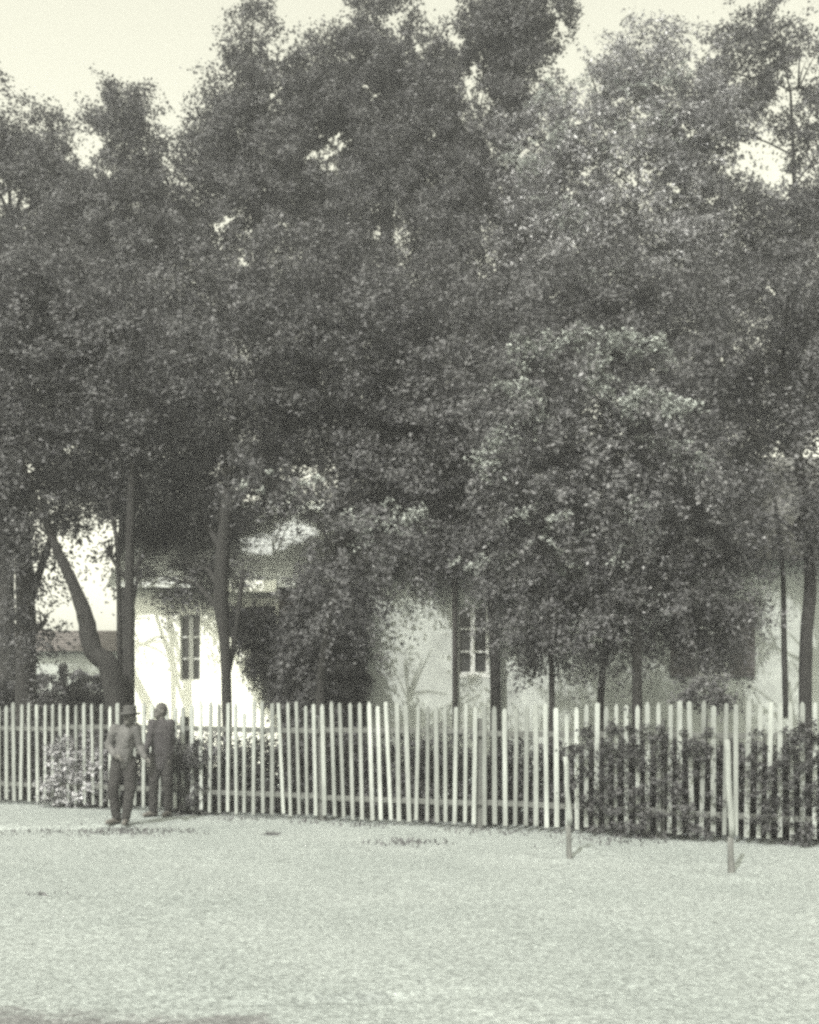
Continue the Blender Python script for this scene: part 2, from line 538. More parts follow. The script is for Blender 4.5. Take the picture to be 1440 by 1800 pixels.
tree('tall_tree', 'tall tree right of the middle with a broad crown cut off by the upper edge', 24.5, [(880, 1200, 24), (890, 800, 18), (905, 150, 7)],
     [(920, 20, 72, 80), (868, 90, 52, 90), (905, 110, 56, 90), (870, 270, 88, 140), (860, 470, 130, 170), (940, 400, 70, 150), (870, 660, 140, 160), (960, 20, 50, 52), (850, 60, 40, 70), (960, 240, 70, 90), (820, 220, 60, 100)], 0.135, M_LEAF_DARK, 8.5, BACK)
HIGHLIT = tree('tall_tree', 'round topped loose tree with leaves coloured pale for sun glints high on the right', 22.0, [(1120, 1200, 22), (1125, 800, 14), (1118, 420, 5), (1124, 300, 2)],
     [(1122, 112, 76, 64, .9), (1045, 180, 76, 84, .85), (1195, 170, 72, 90, .9), (1105, 290, 140, 120, .95), (980, 290, 76, 90, .85), (1230, 270, 70, 100, .9), (1120, 460, 150, 130, 1), (1010, 440, 90, 110, .8)], 0.125, M_LEAF_GLINT, 8.5, BACK)
tree('tall_tree', 'thin topped tree in the upper right corner with sky showing through', 23.0, [(1395, 1200, 22), (1395, 800, 14), (1400, 450, 5), (1390, 160, 2)],
     [(1325, 30, 56, 56, .5), (1300, 140, 64, 80, .9), (1410, 150, 76, 90, .95), (1265, 240, 70, 100, 1), (1440, 280, 70, 110), (1330, 410, 110, 90), (1450, 450, 110, 140), (1260, 430, 100, 120), (1370, 620, 150, 160)], 0.13, M_LEAF_MID, 8.5, BACK)

MID = 'yard trees between the house and the fence'
tree('yard_tree', 'thick trunked tree at the far left behind the picket fence', 17.6, [(45, 1236, 19), (46, 1120, 17), (42, 980, 15), (30, 760, 10)],
     [(40, 640, 160, 170), (-60, 790, 130, 130), (100, 560, 110, 130), (60, 830, 110, 80), (-20, 930, 50, 45, .6), (72, 990, 30, 80, .55), (8, 1085, 34, 50, .5), (84, 1090, 24, 44, .5), (30, 960, 50, 40, .6), (70, 1170, 24, 40, .35), (120, 880, 80, 46, .8)], 0.125, M_LEAF_DARK, 9, MID,
     stems=[[(45, 1010, 9), (15, 930, 7), (-30, 840, 5)], [(46, 1080, 8), (85, 960, 6), (120, 860, 4)]])
tree('leaning_tree', 'crooked tree whose bare dark trunk leans steeply to the left', 16.6, [(224, 1240, 22), (198, 1192, 20), (164, 1145, 17), (150, 1085, 14), (128, 1025, 10), (100, 965, 8), (66, 880, 5)],
     [(60, 860, 80, 60, .8), (130, 900, 60, 30, .7), (20, 790, 80, 70)], 0.12, M_LEAF_DARK, 9, MID)
tree('yard_tree', 'slim straight tree standing against the left edge of the white wall', 16.9, [(229, 1238, 8), (229, 1120, 8), (228, 960, 8), (240, 700, 6)],
     [(230, 640, 130, 150), (290, 830, 130, 130, 1, 2.6), (190, 790, 90, 100), (310, 965, 90, 72, 1, 2.9), (250, 1000, 40, 34, .9, 2.4), (190, 960, 22, 18, .5)], 0.12, M_LEAF_DARK, 9.5, MID,
     stems=[[(212, 1238, 5), (210, 1120, 5), (206, 960, 4), (190, 880, 3)]])
tree('yard_tree', 'tree with a dark forked trunk in front of the white wall', 16.6, [(402, 1270, 8), (396, 1150, 9), (388, 1040, 13), (400, 860, 10)],
     [(420, 600, 150, 170), (400, 770, 140, 140, 1, 1.5), (335, 930, 90, 90, 1, 2.9), (420, 880, 90, 46, 1, 1.5), (392, 1005, 40, 36, 1, 1.2), (330, 1003, 76, 26, 1, 1.5), (310, 1024, 90, 20, 1.3, 1.35)], 0.12, M_LEAF_DARK, 9.5, MID,
     stems=[[(400, 1190, 5), (413, 1120, 5), (428, 1000, 4)]])
tree('yard_tree', 'broad dark tree with its crown over the porch roof', 17.6, [(598, 1236, 14), (600, 1100, 13), (610, 820, 9)],
     [(620, 620, 160, 170), (590, 800, 140, 120), (710, 770, 130, 140), (640, 930, 120, 76), (600, 1010, 90, 50), (720, 935, 80, 56)], 0.125, M_LEAF_DARK, 9, MID)
tree('yard_tree', 'broad dark tree with its crown over the window of the grey wall', 17.4, [(872, 1236, 9), (868, 1100, 9), (850, 820, 8)],
     [(840, 640, 150, 170), (800, 820, 130, 130), (900, 800, 130, 130), (770, 940, 90, 56), (860, 950, 100, 64)], 0.125, M_LEAF_MID, 9, MID)
tree('yard_tree', 'tall tree at the right with a slim bare trunk before the pale wall', 15.2, [(1418, 1270, 11), (1416, 1150, 11), (1424, 1000, 10), (1400, 760, 7)],
     [(1350, 600, 130, 130), (1300, 760, 120, 130), (1420, 810, 110, 120), (1450, 640, 100, 120), (1395, 920, 84, 44), (1290, 900, 80, 66), (1470, 900, 50, 50)], 0.11, M_LEAF_MID, 9.5, MID,
     stems=[[(1382, 1262, 5), (1379, 1150, 5), (1376, 1000, 4), (1360, 860, 3)]])
tree('yard_tree', 'dark tree filling the middle right behind the feathery one', 19.0, [(1180, 1236, 14), (1180, 1000, 12), (1160, 620, 8)],
     [(1160, 600, 140, 120), (1230, 760, 120, 140), (1050, 560, 110, 110), (960, 600, 90, 120), (1120, 860, 170, 130), (970, 880, 110, 120)], 0.13, M_LEAF_DARK, 9, MID)

FRONT = 'small trees close behind the picket fence'
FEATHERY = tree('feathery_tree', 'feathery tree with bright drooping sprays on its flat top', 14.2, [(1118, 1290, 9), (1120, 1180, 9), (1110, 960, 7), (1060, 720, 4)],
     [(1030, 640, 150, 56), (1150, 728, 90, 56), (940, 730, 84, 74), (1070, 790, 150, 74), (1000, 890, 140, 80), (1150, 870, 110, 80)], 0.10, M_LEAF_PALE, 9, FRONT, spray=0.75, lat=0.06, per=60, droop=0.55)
tree('small_tree', 'low round tree with a slender stem half covering the window', 14.4, [(968, 1290, 5), (970, 1180, 5), (960, 1060, 4)],
     [(975, 1072, 84, 60), (915, 1036, 50, 34), (1040, 1085, 74, 66), (925, 1125, 30, 24, .7), (970, 1138, 70, 24, .6), (1020, 1020, 80, 36)], 0.095, M_LEAF_MID, 17, FRONT, spray=0.5, lat=0.07)
tree('small_tree', 'low spreading tree covering the shuttered window at the right', 14.9, [(1057, 1290, 6), (1060, 1180, 6), (1110, 1060, 5)],
     [(1200, 1060, 96, 74), (1240, 1110, 44, 54), (1110, 1010, 90, 60), (1230, 960, 100, 54), (1085, 1118, 60, 30, .7), (1285, 1060, 36, 56)], 0.095, M_LEAF_MID, 17, FRONT, spray=0.5, lat=0.07)
DROOPING = tree('small_tree', 'drooping small tree with pale highlight sprays in front of the porch roof', 15.4, [(560, 1290, 8), (566, 1180, 8), (600, 1000, 5)],
     [(620, 950, 80, 56), (700, 930, 70, 44), (490, 850, 90, 30, .9), (590, 860, 90, 36, .9), (700, 998, 66, 28), (600, 1040, 70, 30), (600, 1075, 40, 16)], 0.10, M_LEAF_MID, 10, FRONT, spray=0.7, lat=0.06, droop=0.5)
tree('small_tree', 'knee high dark seedling with broad leaves showing over the pickets', 13.6, [(1242, 1300, 4), (1240, 1240, 3), (1238, 1210, 2)],
     [(1238, 1214, 30, 18), (1215, 1222, 14, 10), (1258, 1226, 14, 12)], 0.10, M_LEAF_DARK, 26, FRONT, spray=0.2, lat=0.05, per=20, limbs=False)

# pale leaves standing in for sunlit highlights on three crowns
M_HIGHLIGHT = mat('painted_highlight', (0.27, 0.285, 0.275), 0.7, spec=0.2, island=0.6, trans=0.3)
def highlight_sprays(root, d, arcs, label, size=0.052):
    Cs = []
    for pts, wid, cnt in arcs:
        P = np.array([at(x, y, d)[:] for x, y in pts])
        t = rng.random(cnt) * (len(P) - 1)
        k = np.minimum(t.astype(int), len(P) - 2)
        Q = P[k] + (P[k + 1] - P[k]) * (t - k)[:, None]
        for q in Q:
            m = rng.integers(8, 34)
            u = rng.random(m)
            dr = rng.normal(0, 1, 3) * np.array([1, .5, .35])
            dr /= np.linalg.norm(dr) + 1e-6
            ln = rng.uniform(.1, .34)
            W_ = q + rng.normal(0, wid / F * d, 3) + dr * (u * ln)[:, None]
            W_[:, 2] -= .22 * u * u * ln * 2
            Cs.append(W_ + rng.normal(0, .025, (m, 3)))
    C = np.concatenate(Cs)
    L = size * rng.uniform(.6, 1.3, len(C))
    tag(link('highlight_spray', leaf_mesh('highlight_spray', C, rng.normal(0, .6, C.shape) + np.array([0, -.35, .8]), L, L * .6), M_HIGHLIGHT, root), label)
highlight_sprays(FEATHERY, 13.55, [([(905, 612), (960, 598), (1030, 582), (1100, 590), (1165, 618)], 8, 84), ([(1090, 712), (1130, 694), (1175, 706), (1212, 722)], 9, 62), ([(880, 672), (930, 690), (945, 735)], 8, 32),
         ([(1045, 610), (1052, 660), (1065, 690)], 8, 26), ([(890, 745), (862, 790), (845, 830)], 6, 26), ([(1150, 780), (1200, 790), (1230, 815)], 10, 16), ([(900, 900), (1000, 930), (1100, 950)], 50, 26)], 'pale leaves painted as sunlit highlights')
highlight_sprays(DROOPING, 14.75, [([(450, 845), (520, 835), (560, 860)], 12, 11), ([(620, 900), (650, 930), (640, 960)], 9, 15), ([(690, 885), (735, 905), (700, 925)], 9, 22), ([(780, 1010), (860, 985), (905, 1000)], 14, 18), ([(710, 1058), (745, 1066)], 6, 12)], 'pale leaves painted as sunlit highlights')
highlight_sprays(HIGHLIT, 21.0, [([(900, 255), (915, 295), (945, 275), (975, 235), (1000, 215)], 9, 80), ([(940, 170), (1000, 150), (1060, 165)], 18, 40), ([(1050, 240), (1090, 265), (1130, 215), (1180, 230)], 16, 60), ([(960, 340), (1000, 390), (1050, 380)], 14, 30), ([(1080, 130), (1150, 150), (1210, 140)], 16, 40),
         ([(985, 515), (1030, 490), (1085, 468), (1105, 480)], 9, 52)], 'pale leaves painted as sunlit highlights')

# shrubs and hedges
def shrub(name, label, cat, segs, leaf, lm, dens, group=None, stems=True, per=40, spray=0.22, lat=0.06):
    c0 = Vector(segs[0][0])
    z0 = gz(c0.x, c0.y)
    root = empty(name, (c0.x, c0.y, z0), label, cat, group)
    if stems:
        bm = bmesh.new()
        for c, r, wt in segs:
            c = Vector(c)
            for _ in range(5):
                b = Vector((c.x + random.uniform(-.5, .5) * r[0], c.y + random.uniform(-.4, .4) * r[1], 0))
                b.z = gz(b.x, b.y) - 0.05
                e = c + Vector((random.uniform(-.6, .6) * r[0], random.uniform(-.5, .5) * r[1], random.uniform(0, .6) * r[2]))
                tube(bm, [b, b.lerp(e, .5) + Vector((random.uniform(-.05, .05), 0, 0)), e], [0.016, 0.011, 0.005], 5)
        bm_obj('stem', bm, M_BARK, root, True)
    C, N = foliage_points(segs, dens, spray, 0.2, lat, per, 0.35)
    ok = C[:, 2] > 0.02
    C, N = C[ok], N[ok]
    L = leaf * rng.uniform(.65, 1.3, len(C))
    link('foliage', leaf_mesh('foliage', C, N, L, L * .55), lm, root)
    return root

def along(px, off):
    d = fence_depth(px)
    p = at(px, HOR, d)
    return Vector((p.x, p.y, 0)) + FNRM * off

segs = []
for px in range(-60, 1520, 34):
    q = along(px, random.uniform(0.62, 0.8))
    zt = random.uniform(0.98, 1.10) + (0.10 if 470 < px < 640 or px < 60 else 0)
    segs.append(((q.x, q.y, zt * 0.5 + 0.05), (0.30, 0.26, zt * 0.52), 1.0))
shrub('hedge', 'low dark hedge running close behind the whole picket fence', 'hedge', segs, 0.075, M_LEAF_HEDGE, 26, per=30)
segs = []
for px in range(-60, 235, 30):
    q = at(px, HOR, 19.6 + random.uniform(-.15, .15))
    zt = random.uniform(1.80, 1.98)
    segs.append(((q.x, q.y, 0.2 + zt * 0.5), (0.32, 0.32, zt * 0.46), 1.0))
shrub('hedge', 'dark taller hedge behind the tree trunks at the far left', 'hedge', segs, 0.09, M_LEAF_HEDGE, 20)
def px_shrub(px, d, zc, rx, ry, rz): 
    q = at(px, HOR, d)
    return ((q.x, q.y, zc), (rx, ry, rz), 1.0)
shrub('bush', 'pale leafy bush seen through the pickets left of the two people', 'bush', [px_shrub(140, 15.95, 0.72, .34, .18, .52), px_shrub(168, 15.85, 0.5, .26, .16, .42), px_shrub(112, 16.0, .4, .2, .16, .36)], 0.07, M_LEAF_LIGHT, 40)
shrub('bush', 'pale leafy bush seen through the pickets right of the two people', 'bush', [px_shrub(345, 14.98, 0.98, .26, .1, .16), px_shrub(318, 15.1, 0.9, .14, .1, .12)], 0.06, M_LEAF_LIGHT, 45)
def picket_leaves(name, label, pxs, off, ztop, dens=18):
    sg = []
    for px in pxs:
        q = along(px, off)
        for z, wgt in ((0.22, 1.2), (0.55, 1.0), (0.9, 0.9), (ztop - 0.12, 0.9)):
            sg.append(((q.x + random.uniform(-.05, .05), q.y, z + random.uniform(-.06, .06)), (0.20, 0.05, 0.22), wgt * random.uniform(.6, 1.2)))
    shrub(name, label, 'bush', sg, 0.055, M_LEAF_HEDGE, dens, stems=False, per=24, spray=0.12, lat=0.035)
picket_leaves('leaf_cover', 'dark leaves standing in for shade on the pickets between the two short posts', range(1030, 1262, 26), -0.06, 1.30)  # leaves added for the tree shade that darkens these pickets
picket_leaves('leaf_cover', 'dark leaves standing in for shade on the pickets at the right end of the fence', range(1350, 1470, 26), -0.06, 1.30)  # leaves added for the shade at this end of the fence
picket_leaves('leaf_cover', 'dark leaves close on the pickets right of the dark suited person', range(305, 352, 20), -0.06, 0.85)

# ------------------------------------------------------------------ buildings
def window(parent, x0, x1, z0, z1, y, cols, rows, sill=True, frame=0.035, bar=0.02, shut=None):
    """A sash window set in the face y (towards the viewer is -y)."""
    fr = bmesh.new()
    box(fr, (x0, y - 0.025, z0), (x0 + frame, y + 0.06, z1))
    box(fr, (x1 - frame, y - 0.025, z0), (x1, y + 0.06, z1))
    box(fr, (x0 + frame, y - 0.024, z1 - frame), (x1 - frame, y + 0.06, z1))
    box(fr, (x0 + frame, y - 0.024, z0), (x1 - frame, y + 0.06, z0 + frame))
    wf = bm_obj('window', fr, M_FRAME, parent)
    b = bmesh.new()
    for i in range(1, cols):
        xm = x0 + (x1 - x0) * i / cols
        box(b, (xm - bar * 1.3, y - 0.018, z0 + frame), (xm + bar * 1.3, y + 0.03, z1 - frame))
    for j in range(1, rows):
        zm = z0 + (z1 - z0) * j / rows
        for i in range(cols):
            xa = x0 + (x1 - x0) * i / cols + (bar * 1.3 if i else frame)
            xb = x0 + (x1 - x0) * (i + 1) / cols - (bar * 1.3 if i < cols - 1 else frame)
            box(b, (xa, y - 0.014, zm - bar * 0.6), (xb, y + 0.03, zm + bar * 0.6))
    bm_obj('glazing_bar', b, M_FRAME, wf)
    g_ = bmesh.new()
    box(g_, (x0 + frame * .5, y + 0.034, z0 + frame * .5), (x1 - frame * .5, y + 0.042, z1 - frame * .5))
    bm_obj('pane', g_, M_GLASS, wf)
    if sill:
        s_ = bmesh.new()
        box(s_, (x0 - 0.06, y - 0.09, z0 - 0.06), (x1 + 0.06, y + 0.03, z0 - 0.003), 0.008)
        bm_obj('sill', s_, M_FRAME, wf)
    return wf

def wall_with_holes(bm, x0, x1, z0, z1, y0, y1, holes):
    """A wall slab x0..x1 between y0 (front) and y1, with rectangular openings (sorted by x)."""
    x = x0
    for hx0, hx1, hz0, hz1 in holes:
        box(bm, (x, y0, z0), (hx0, y1, z1))
        box(bm, (hx0, y0, z0), (hx1, y1, hz0))
        box(bm, (hx0, y0, hz1), (hx1, y1, z1))
        x = hx1
    box(bm, (x, y0, z0), (x1, y1, z1))

def shingle_slope(bm, x0, x1, ya, za, yb, zb, rows, thick=0.035):
    """Overlapping courses from the eave (ya, za) up to the ridge (yb, zb)."""
    for i in range(rows):
        t0, t1 = i / rows, (i + 1.15) / rows
        y0, z0 = ya + (yb - ya) * t0, za + (zb - za) * t0
        y1, z1 = ya + (yb - ya) * min(t1, 1), za + (zb - za) * min(t1, 1)
        x = x0
        while x < x1 - 1e-3:
            wd = min(random.uniform(.16, .30), x1 - x)
            j = random.uniform(-.012, .012)
            vs = [bm.verts.new(q) for q in ((x, y0 + j, z0 + thick + j * .5), (x + wd - .006, y0 + j, z0 + thick + j * .5), (x + wd - .006, y1, z1 + .004), (x, y1, z1 + .004),
                                            (x, y0 + j, z0 + j * .5), (x + wd - .006, y0 + j, z0 + j * .5), (x + wd - .006, y1, z1 - .02), (x, y1, z1 - .02))]
            for f_ in ((0, 1, 2, 3), (7, 6, 5, 4), (0, 4, 5, 1), (1, 5, 6, 2), (2, 6, 7, 3), (3, 7, 4, 0)):
                bm.faces.new([vs[k] for k in f_])
            x += wd

# the white cottage with the roofed porch at its right
D = 18.3
X = lambda px, d=D: (px - 720) / F * d
ZZ = lambda py, d=D: CAMZ - (py - HOR) / F * d
cx0, cx1, px1 = X(222), X(490), X(650)
ztop = ZZ(1035)
cot = empty('cottage', (X(360), D + 2, gz(X(360), D + 2)), 'white plastered cottage with a narrow window and a dark porch', 'house')
bm = bmesh.new()
wx0, wx1, wz0, wz1 = X(317), X(352), ZZ(1196), ZZ(1081)
wall_with_holes(bm, cx0, cx1, 0.1, ztop, D, D + 0.3, [(wx0, wx1, wz0, wz1), (X(408), X(480), 0.6, ZZ(1067))])
box(bm, (cx0, D + 0.303, 0.1), (cx0 + 0.3, D + 5, ztop))
box(bm, (cx1 - 0.3, D + 0.303, 0.1), (cx1, D + 5, ztop))
box(bm, (cx0 + 0.3, D + 4.7, 0.1), (cx1 - 0.3, D + 4.997, ztop))
# gable triangles at the two ends
for xa in (cx0, cx1 - 0.3):
    v = [bm.verts.new(q) for q in ((xa, D + .02, ztop + .003), (xa, D + 4.98, ztop + .003), (xa, D + 2.5, ztop + 1.9), (xa + .3, D + .02, ztop + .003), (xa + .3, D + 4.98, ztop + .003), (xa + .3, D + 2.5, ztop + 1.9))]
    for f_ in ((0, 1, 2), (5, 4, 3), (0, 3, 4, 1), (1, 4, 5, 2), (2, 5, 3, 0)): bm.faces.new([v[k] for k in f_])
bm_obj('wall', bm, M_PLASTER, cot)
bm = bmesh.new()
for k in range(9):                               # white slab, its top stepping down to the right
    xa, xb = X(408 + 8 * k), X(408 + 8 * (k + 1))
    box(bm, (xa, D - .02, 0.2), (xb, D + .10, ZZ(1098 + 15.5 * k) + random.uniform(-.10, .06)))
bm_obj('stepped_slab', bm, M_PLASTER, cot)
bm = bmesh.new()
box(bm, (X(400), D + 1.2, 0.3), (X(486), D + 1.25, ztop - .05))
for k in range(6):
    box(bm, (X(400) + k * .145, D + 1.18, 0.3), (X(400) + k * .145 + .135, D + 1.197, ztop - .06))
bm_obj('entrance_door', bm, M_DARKWOOD, cot)
window(cot, wx0, wx1, wz0, wz1, D + 0.09, 2, 3, sill=False, frame=0.022, bar=0.03)
bm = bmesh.new()
box(bm, (cx1 + .004, D + 1.9, 0.1), (px1, D + 2.0, ztop))
for k in range(9):
    xa = cx1 + .02 + k * (px1 - cx1 - .04) / 9
    box(bm, (xa, D + 1.88, 0.1), (xa + .14, D + 1.897, ztop - .02))
bm_obj('porch_wall', bm, M_DARKWOOD, cot)
bm = bmesh.new()
box(bm, (cx1 + .004, D - .04, ztop - 0.32), (px1, D + .10, ztop - .06))
for xa in (cx1 + .05, (cx1 + px1) / 2):
    box(bm, (xa, D - .03, 0.1), (xa + .11, D + .08, ztop - .322))
bm_obj('porch_frame', bm, M_DARKWOOD, cot)
bm = bmesh.new()
box(bm, (cx1 + .12, D + .0, 0.2), (px1 - .05, D + .05, 1.55))
bm_obj('porch_railing', bm, M_DARKWOOD, cot)
bm = bmesh.new()
box(bm, (X(408), D - .42, ztop - .1), (X(491), D - .38, ztop + .1))
bm_obj('fascia_board', bm, M_PLASTER, cot)
bm = bmesh.new()
shingle_slope(bm, cx0 - .25, px1 + .05, D - .38, ztop - .02, D + 2.5, ztop + 2.05, 16)
shingle_slope(bm, cx0 - .25, px1 + .05, D + 5.38, ztop - .02, D + 2.51, ztop + 2.05, 8)
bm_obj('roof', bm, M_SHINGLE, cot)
shrub('climbing_shrub', 'dark leafy climber hanging over the right corner of the white wall', 'shrub',
      px_blobs(18.0, [(447, 1085, 36, 14), (470, 1110, 20, 22), (486, 1150, 8, 30), (432, 1122, 13, 16), (452, 1165, 12, 15), (470, 1202, 11, 13), (418, 1098, 12, 12)], .3), 0.075, M_LEAF_HEDGE, 40, stems=False)

shrub('bush', 'tall dense dark evergreen bush filling the porch beside the grey wall', 'bush',
      px_blobs(17.2, [(565, 1235, 74, 60), (560, 1150, 70, 70), (575, 1090, 66, 50), (545, 1120, 30, 44), (600, 1170, 36, 60), (535, 1200, 28, 46)]), 0.075, M_LEAF_HEDGE, 30)
# the long grey-white farmhouse on the right
E = 17.7
XE = lambda px: X(px, E)
ZE = lambda py: ZZ(py, E)
fx0, fx1 = XE(642), XE(1760)
et = ZE(985)
fh = empty('farmhouse', (XE(1000), E + 2, gz(XE(1000), E + 2)), 'long limewashed farmhouse wall with two windows behind the small trees', 'house')
bm = bmesh.new()
h1 = (XE(803), XE(860), ZE(1186), ZE(1064))
h2 = (XE(1222), XE(1282), ZE(1186), ZE(1062))
wall_with_holes(bm, fx0, fx1, 0.1, et, E, E + .35, [h1, h2])
box(bm, (fx0, E + .353, .1), (fx0 + .3, E + 5.5, et))
box(bm, (fx1 - .3, E + .353, .1), (fx1, E + 5.5, et))
box(bm, (fx0 + .3, E + 5.2, .1), (fx1 - .3, E + 5.497, et))
for xa in (fx0, fx1 - .3):
    v = [bm.verts.new(q) for q in ((xa, E + .02, et + .003), (xa, E + 5.48, et + .003), (xa, E + 2.75, et + 2.3), (xa + .3, E + .02, et + .003), (xa + .3, E + 5.48, et + .003), (xa + .3, E + 2.75, et + 2.3))]
    for f_ in ((0, 1, 2), (5, 4, 3), (0, 3, 4, 1), (1, 4, 5, 2), (2, 5, 3, 0)): bm.faces.new([v[k] for k in f_])
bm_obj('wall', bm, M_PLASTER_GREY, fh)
window(fh, *h1, E + .08, 2, 3, frame=.05, bar=.03)
w2 = window(fh, *h2, E + .08, 2, 3, frame=.05, bar=.03)
for xa, xb in ((XE(1178), XE(1221)), (XE(1283), XE(1326))):
    bm = bmesh.new()
    box(bm, (xa, E - .05, ZE(1190)), (xb, E - .012, ZE(1058)))
    for k in range(14):
        zz = ZE(1190) + .05 + k * (ZE(1058) - ZE(1190) - .1) / 14
        box(bm, (xa + .03, E - .062, zz), (xb - .03, E - .052, zz + .05))
    bm_obj('shutter', bm, M_SHUTTER, w2)
bm = bmesh.new()
tube(bm, [(XE(800), E - .09, 0.3), (XE(799), E - .09, et - .3), (XE(799), E - .25, et - .05)], [.045, .045, .045], 8)
bm_obj('drainpipe', bm, M_SHUTTER, fh, True)
bm = bmesh.new()
shingle_slope(bm, fx0 - .1, fx1 + .2, E - .4, et - .04, E + 2.75, et + 2.45, 18)
shingle_slope(bm, fx0 - .1, fx1 + .2, E + 5.9, et - .04, E + 2.76, et + 2.45, 8)
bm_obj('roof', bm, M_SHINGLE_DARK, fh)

# a low outbuilding far back on the left
G = 30.0
XG = lambda px: X(px, G)
ZG = lambda py: ZZ(py, G)
ob_ = empty('outbuilding', (XG(60), G + 2, gz(XG(60), G + 2)), 'distant low shed with a dark roof beyond the far left hedge', 'shed')
bm = bmesh.new()
box(bm, (XG(-260), G, .3), (XG(226), G + 4, ZG(1143)))
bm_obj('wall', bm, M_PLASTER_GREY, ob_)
bm = bmesh.new()
shingle_slope(bm, XG(-270), XG(232), G - .3, ZG(1146), G + 2, ZG(1100), 6)
shingle_slope(bm, XG(-270), XG(232), G + 4.3, ZG(1146), G + 2.01, ZG(1100), 6)
bm_obj('roof', bm, M_DARKWOOD, ob_)
shrub('bush', 'distant bush in front of the shed seen between the left trunks', 'bush', [px_shrub(110, 27, 1.9, .9, .5, .6), px_shrub(185, 27.2, 1.7, .7, .5, .6)], .16, M_LEAF_MID, 8)

# ------------------------------------------------------------------ picket fence
fence = empty('picket_fence', (0, along(720, 0).y, 0), 'long whitewashed picket fence with narrow upright slats across the yard', 'fence')
s, SEND = -0.8, (Vector((FX1, FD1, 0)) - Vector((FX0, FD0, 0))).length + 0.55
LEN = SEND - 0.55
F0 = Vector((FX0, FD0, 0))
ang = math.atan2(FDIR.y, FDIR.x)
cnt = 0
while s < SEND and cnt < 100:
    t = s / LEN
    q = F0 + FDIR * s
    wd = random.uniform(.048, .066) * (1.0 - 0.12 * t)
    top = 1.605 + 0.02 * math.sin(s * 1.3) + random.uniform(-.04, .025) + (0.045 if 3.8 < s < 5.4 else 0)
    bot = random.uniform(.05, .09) + gz(q.x, q.y)
    lean = random.gauss(0, .009) + (-0.035 if 5.2 < s < 7.2 else 0) * random.uniform(.5, 1.2)
    twist = random.uniform(-.04, .04)
    bm = bmesh.new()
    th = .020
    tip = random.choice((.02, .035, .05))
    if random.random() < .06: top -= random.uniform(.05, .16)
    prof = [(-wd / 2, bot), (wd / 2, bot), (wd / 2, top - tip), (wd * .12, top), (-wd * .12, top), (-wd / 2, top - tip)]
    fr_ = [bm.verts.new((a, -th / 2, z)) for a, z in prof]
    bk_ = [bm.verts.new((a, th / 2, z)) for a, z in prof]
    bm.faces.new(fr_)
    bm.faces.new(bk_[::-1])
    for i in range(6):
        bm.faces.new((fr_[i], bk_[i], bk_[(i + 1) % 6], fr_[(i + 1) % 6]))
    Mx = Matrix.Translation((q.x, q.y, 0)) @ Matrix.Rotation(ang + twist, 4, 'Z') @ Matrix.Translation((0, 0, .7)) @ Matrix.Rotation(lean, 4, 'Y') @ Matrix.Translation((0, 0, -.7))
    bm.transform(Mx)
    bm_obj('picket', bm, random.choice(M_PICKETS), fence)
    cnt += 1
    s += (0.159 - 0.042 * t) * random.uniform(.90, 1.10)
def fence_box(name, s0, s1, o0, o1, z0, z1, m, tilt=0.0):
    bm = bmesh.new()
    box(bm, (s0, o0, z0), (s1, o1, z1), .004)
    for v in bm.verts:
        v.co.z += tilt * (v.co.x - s0)
    o3 = Matrix.Identity(4)
    o3.col[0][:3] = FDIR
    o3.col[1][:3] = FNRM
    o3.translation = F0
    bm.transform(o3)
    bm_obj(name, bm, m, fence)
s = -1.1
while s < SEND:
    fence_box('post', s - .05, s + .05, .055, .15, -.2, 1.42, M_RAIL)
    e = min(s + 2.3, SEND)
    for z in (0.30, 1.20):
        dz = random.uniform(-.02, .02)
        fence_box('rail', s + .004, e - .004, .0125, .052, z + dz, z + dz + .07, M_RAIL, random.uniform(-.008, .008))
    s += 2.3

# ------------------------------------------------------------------ short posts on the verge
def street_post(px, py, pt, label, r, lean):
    d = ground_d(py)
    b = at(px, py, d)
    top = at(px, pt, d).z
    root = empty('street_post', (b.x, b.y, gz(b.x, b.y)), label, 'post', 'short posts on the verge')
    bm = bmesh.new()
    zs = np.linspace(0, 1, 9)
    pts = [(b.x + lean * z + 0.006 * math.sin(9 * z), b.y, -.1 + 0.42 + (top - .32) * z) for z in zs]
    tube(bm, pts, [r * (1.05 - .15 * z) for z in zs], 9, .06)
    bm_obj('whitewashed_stem', bm, M_PICKET, root, True)
    bm = bmesh.new()
    pts = [(b.x - .004 * k, b.y, -.25 + .57 * k / 4) for k in range(5)]
    tube(bm, pts, [r * 1.25, r * 1.2, r * 1.08, r * .98, r * .96], 9, .07)
    bm_obj('bare_foot', bm, M_BARK_PALE, root, True)
    return root
street_post(1002, 1504, 1330, 'short whitewashed post with a dark foot standing nearer the two people', .028, -.05)
street_post(1287, 1530, 1300, 'short whitewashed post leaning slightly in a ring of dug earth', .030, -.05)

